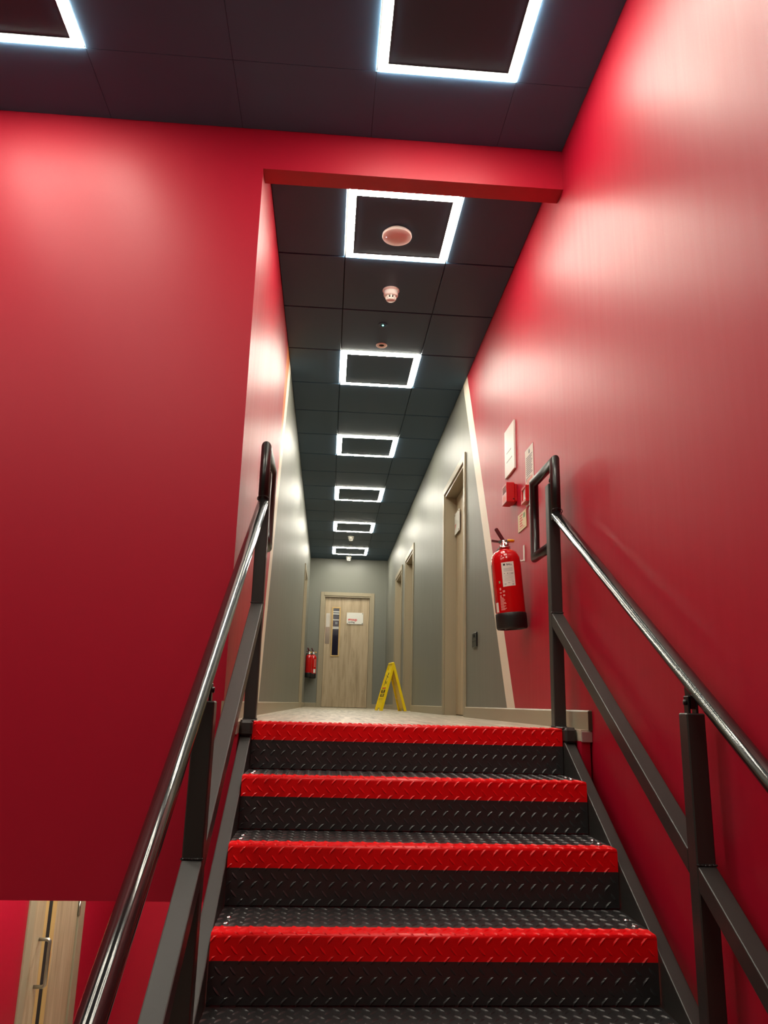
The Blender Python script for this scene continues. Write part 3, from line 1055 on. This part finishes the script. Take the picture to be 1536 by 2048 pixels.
# break-glass call point
t = thing('call_point', 'small red break-glass call point partly behind the railing loop', 'call point', on_right(3.665, 1.118))
b = MB(); b.bbox(-0.045, 0.045, -0.043, 0.043, 0.0, 0.020, 0.003); b.build('back_box', 'alarm_red', t)
b = MB()
for (a, c, e, f) in ((-0.045, 0.045, 0.028, 0.043), (-0.045, 0.045, -0.043, -0.026), (-0.045, -0.03, -0.026, 0.028), (0.03, 0.045, -0.026, 0.028)):
    b.bbox(a, c, e, f, 0.018, 0.032, 0.003)
b.build('front_bezel', 'alarm_red', t)
b = MB(); b.box(-0.03, 0.03, -0.026, 0.028, 0.020, 0.025); b.build('press_pane', 'white_plastic', t)
b = MB(); b.bbox(-0.052, 0.052, -0.05, 0.05, 0.0, 0.006, 0.002); b.build('clear_cover', 'white_gloss', t)

# socket
t = thing('wall_socket', 'black double socket plate on the grey wall near the first door', 'socket', on_right(5.128, 0.508))
b = MB(); b.bbox(-0.078, 0.078, -0.048, 0.048, 0, 0.010, 0.003); b.build('face_plate', 'socket_black', t)
b = MB()
for c in (-0.036, 0.036):
    b.box(c - 0.004, c + 0.004, 0.006, 0.022, 0.0098, 0.0102); b.box(c - 0.018, c - 0.008, -0.014, -0.006, 0.0098, 0.0102); b.box(c + 0.008, c + 0.018, -0.014, -0.006, 0.0098, 0.0102)
tag(b.build('pin_slots', 'hole_dark', t), kind='stuff')
for c in (-0.012, 0.012):
    b = MB(); b.bbox(c - 0.006, c + 0.006, 0.016, 0.036, 0.009, 0.014, 0.001)
    b.build('switch', 'socket_black', t)

b = MB(); b.lathe([(0.006, 0.0), (0.006, 0.012), (0.008, 0.017), (0.008, 0.021), (0.0001, 0.021)], 10)
ME_STAND = b.mesh('standoff', 'chrome')


def standoffs(t, du, dv):
    for u in (-du, du):
        for v in (-dv, dv):
            link('standoff', ME_STAND, t, Matrix.Translation((u, v, 0)))


# clear sign on the nearest corridor door and a small one on the second
M1 = on_right(R_DOORS[0][1], 0)
t = thing('door_sign', 'white acrylic sign on standoffs on the nearest corridor door', 'sign', M1 @ Matrix.Translation((0.215, 1.615, g1[3])), 'door signs')
b = MB(); b.bbox(-0.12, 0.12, -0.095, 0.095, 0.012, 0.017, 0.001); b.build('board', 'white_gloss', t)
standoffs(t, 0.108, 0.083)
b = MB(); b.prism([(-0.10, -0.005), (-0.03, -0.005), (-0.10, -0.05)], 0.017, 0.0174); b.build('red_corner_print', 'ink_pink', t)
M2 = on_right(R_DOORS[1][1], 0)
t = thing('door_sign', 'white sign on the second corridor door, seen edge on', 'sign', M2 @ Matrix.Translation((0.40, 1.50, g2[3])), 'door signs')
b = MB(); b.bbox(-0.12, 0.12, -0.095, 0.095, 0.012, 0.017, 0.001); b.build('board', 'white_gloss', t)
standoffs(t, 0.108, 0.083)

# group sign on the end door
MF = on_far(F_DOOR[0], 0)
t = thing('door_sign', 'white sign reading group in red letters on the end door', 'sign', MF @ Matrix.Translation((0.336 - u0, 1.513, g5[3])), 'door signs')
b = MB(); b.bbox(-0.144, 0.144, -0.10, 0.10, 0.012, 0.017, 0.001); b.build('board', 'white_gloss', t)
standoffs(t, 0.13, 0.086)
text('lettering', 'group', 0.066, -0.118, -0.022, 0.0172, 'ink_red', t, bold=0.0022)
text('lettering', 'cycling', 0.042, -0.116, -0.066, 0.0172, 'ink_black', t, bold=0.001)

# ================================================================== CORRIDOR OBJECTS
extinguisher(Matrix.Translation((-0.352, 13.25, 0.47)), 'small red fire extinguisher with a white label beside the end door', R=0.056, H=0.40, full=False)
tt = extinguisher(Matrix.Translation((-0.421, 13.12, 0.478)) @ Matrix.Rotation(radians(40), 4, 'Z'), 'darker red fire extinguisher against the left wall, half behind the other', R=0.055, H=0.385)

# yellow A-frame floor sign
MS = Matrix.Translation((0.662, 9.32, 0.0)) @ Matrix.Rotation(radians(9), 4, 'Z')
fs = thing('wet_floor_sign', 'yellow folding wet floor sign standing on the corridor floor', 'floor sign', MS)
HS, SPREAD = 0.545, 0.148
ang = math.atan2(SPREAD, HS)
LEN = math.hypot(SPREAD, HS)


def sign_leaf(side):
    # local: u along the hinge (y), v up the leaf, w outwards
    s = -1 if side == 'l' else 1
    Vv = Vector((-s * sin(ang), 0, cos(ang)))
    U = Vector((0, s, 0))
    Wv = U.cross(Vv)
    F = frame((s * SPREAD, 0, 0), U, Vv, Wv)
    b = MB()
    hb, ht = 0.150, 0.115
    b.prism([(-hb, 0), (-0.055, 0), (-0.045, 0.032), (0.045, 0.032), (0.055, 0), (hb, 0), (ht, LEN * .86), (0.05, LEN * .86), (0.05, LEN * .93), (ht * .97, LEN * .93), (ht * .9, LEN * .99), (-ht * .9, LEN * .99), (-ht * .97, LEN * .93), (-0.05, LEN * .93), (-0.05, LEN * .86), (-ht, LEN * .86)], -0.005, 0.005, F)
    lf = b.build('sign_leaf', 'yellow_plastic', fs)
    b = MB()
    for q in (-1, 1):
        b.prism([(q * hb, 0), (q * (hb - 0.014), 0), (q * (ht - 0.014), LEN * .98), (q * ht, LEN * .98)], -0.018, 0.012, F)
    b.box(-0.13, 0.13, 0.14, 0.152, -0.016, 0.008, F)
    b.build('rim', 'yellow_plastic', lf)
    holder = link('face_print', None, lf, F)
    bpy.data.objects.remove(holder)
    b = MB()
    # falling figure
    b.lathe([(0.0001, 0), (0.018, 0), (0.018, 0.0008), (0.0001, 0.0008)], 14, F @ Matrix.Translation((0.02, 0.44, 0.0052)))
    for (x0_, y0_, x1_, y1_, wd) in ((0.01, 0.42, -0.03, 0.36, .016), (-0.03, 0.36, 0.03, 0.32, .014), (0.03, 0.32, 0.06, 0.35, .010), (-0.03, 0.36, -0.05, 0.30, .012), (0.0, 0.405, 0.06, 0.40, .009), (0.0, 0.405, -0.05, 0.43, .009)):
        d = Vector((x1_ - x0_, y1_ - y0_)); L_ = d.length; a = math.atan2(d.y, d.x)
        b.box(0, L_, -wd / 2, wd / 2, 0.0052, 0.006, F @ Matrix.Translation((x0_, y0_, 0)) @ Matrix.Rotation(a, 4, 'Z'))
    b.build('figure_print', 'ink_black', lf)
    b = MB(); b.box(-0.095, 0.095, 0.262, 0.276, 0.0052, 0.006, F); b.build('red_bar', 'ink_red', lf)
    for vb in (0.212, 0.165):
        b = MB(); b.box(-0.10, 0.10, vb, vb + 0.036, 0.0052, 0.006, F); b.build('black_bar', 'ink_black', lf)
    for body, v in (('WET', 0.230), ('FLOOR', 0.183)):
        tx = text('lettering', body, 0.036, 0, 0, 0, 'yellow_plastic', lf, 'CENTER', 0.0003, 0.0008)
        tx.matrix_local = F @ Matrix.Translation((0, v, 0.0065))


sign_leaf('l'); sign_leaf('r')
b = MB(); b.lathe([(0.0001, -0.105), (0.012, -0.104), (0.016, -0.10), (0.016, 0.10), (0.012, 0.104), (0.0001, 0.105)], 14, Matrix.Translation((0, 0, HS + 0.002)) @ Matrix.Rotation(pi / 2, 4, 'X'))
b.build('hinge_bar', 'yellow_plastic', fs)


# ceiling fittings
def smoke(x, y, label, sc=1.0):
    t = thing('smoke_detector', label, 'smoke detector', on_ceiling(x, y) @ Matrix.Scale(sc, 4), 'smoke detectors on the corridor ceiling')
    b = MB(); b.lathe([(0.0001, 0), (0.051, 0), (0.052, 0.006), (0.047, 0.013), (0.040, 0.015)], 32); b.build('base_ring', 'white_plastic', t)
    b = MB(); b.lathe([(0.043, 0.013), (0.0445, 0.018), (0.0445, 0.036), (0.040, 0.044), (0.034, 0.046)], 32); hd = b.build('detector_head', 'white_plastic', t)
    b = MB(); b.lathe([(0.024, 0.044), (0.024, 0.060)], 24); b.build('vent_core', 'hole_dark', hd)
    b = MB()
    for k in range(8):
        b.bbox(0.020, 0.033, -0.005, 0.005, 0.044, 0.064, 0.001, Matrix.Rotation(2 * pi * k / 8, 4, 'Z'))
    b.build('vent_fin', 'white_plastic', hd)
    b = MB(); b.lathe([(0.028, 0.060), (0.028, 0.068), (0.024, 0.072), (0.0001, 0.073)], 28); b.build('cap', 'white_plastic', hd)
    return t


smoke(0.192, 4.22, 'pale round smoke detector between the two nearest corridor light frames')
smoke(0.170, 11.43, 'small white smoke detector between the last two corridor light frames', 0.95)
smoke(0.183, 13.12, 'small white detector on the ceiling just before the end wall', 0.95)

t = thing('access_point', 'round white wireless access point inside the nearest corridor light frame', 'access point', on_ceiling(0.176, 3.625, HC - 0.002))
b = MB(); b.lathe([(0.0001, 0.0), (0.066, 0.0), (0.072, 0.006), (0.079, 0.013), (0.080, 0.024), (0.078, 0.0285), (0.0765, 0.0288)], 48, caps=False); b.build('housing', 'white_plastic', t)
b = MB(); b.lathe([(0.0768, 0.0286), (0.075, 0.0302), (0.0001, 0.0304)], 48, caps=False); b.build('face_disc', 'white_plastic', t)
b = MB(); b.lathe([(0.0001, 0), (0.003, 0), (0.003, 0.0007), (0.0001, 0.0007)], 10, Matrix.Translation((-0.058, 0.0, 0.0303))); b.build('status_light', 'led_white', t)


def spot(name, x, y, label, cat, lens, body, r=0.036):
    t = thing(name, label, cat, on_ceiling(x, y))
    b = MB(); b.lathe([(r, 0.0), (r, 0.003), (r * .93, 0.006), (r * .55, 0.004), (r * .45, 0.001)], 28, caps=False); b.build('bezel', body, t)
    b = MB(); b.lathe([(0.0001, 0.006), (r * .22, 0.005), (r * .46, 0.001)], 20, caps=False); b.build('lens', lens, t)
    return t


t = spot('emergency_light', 0.174, 4.662, 'tiny dark ceiling fitting with a glowing green dot', 'indicator', 'hole_dark', 'ceiling_black', 0.032)
b = MB(); b.lathe([(0.0001, 0.010), (0.005, 0.009), (0.0065, 0.005)], 12, caps=False); b.build('green_lamp', 'led_green', t)
spot('recessed_spotlight', 0.186, 4.968, 'small pale ring recessed fitting just before the second corridor light frame', 'spotlight', 'hole_dark', 'white_plastic', 0.040)
spot('recessed_spotlight', 0.188, 12.06, 'tiny dark recessed fitting beside the last corridor light frame', 'spotlight', 'white_plastic', 'dark_metal', 0.034)
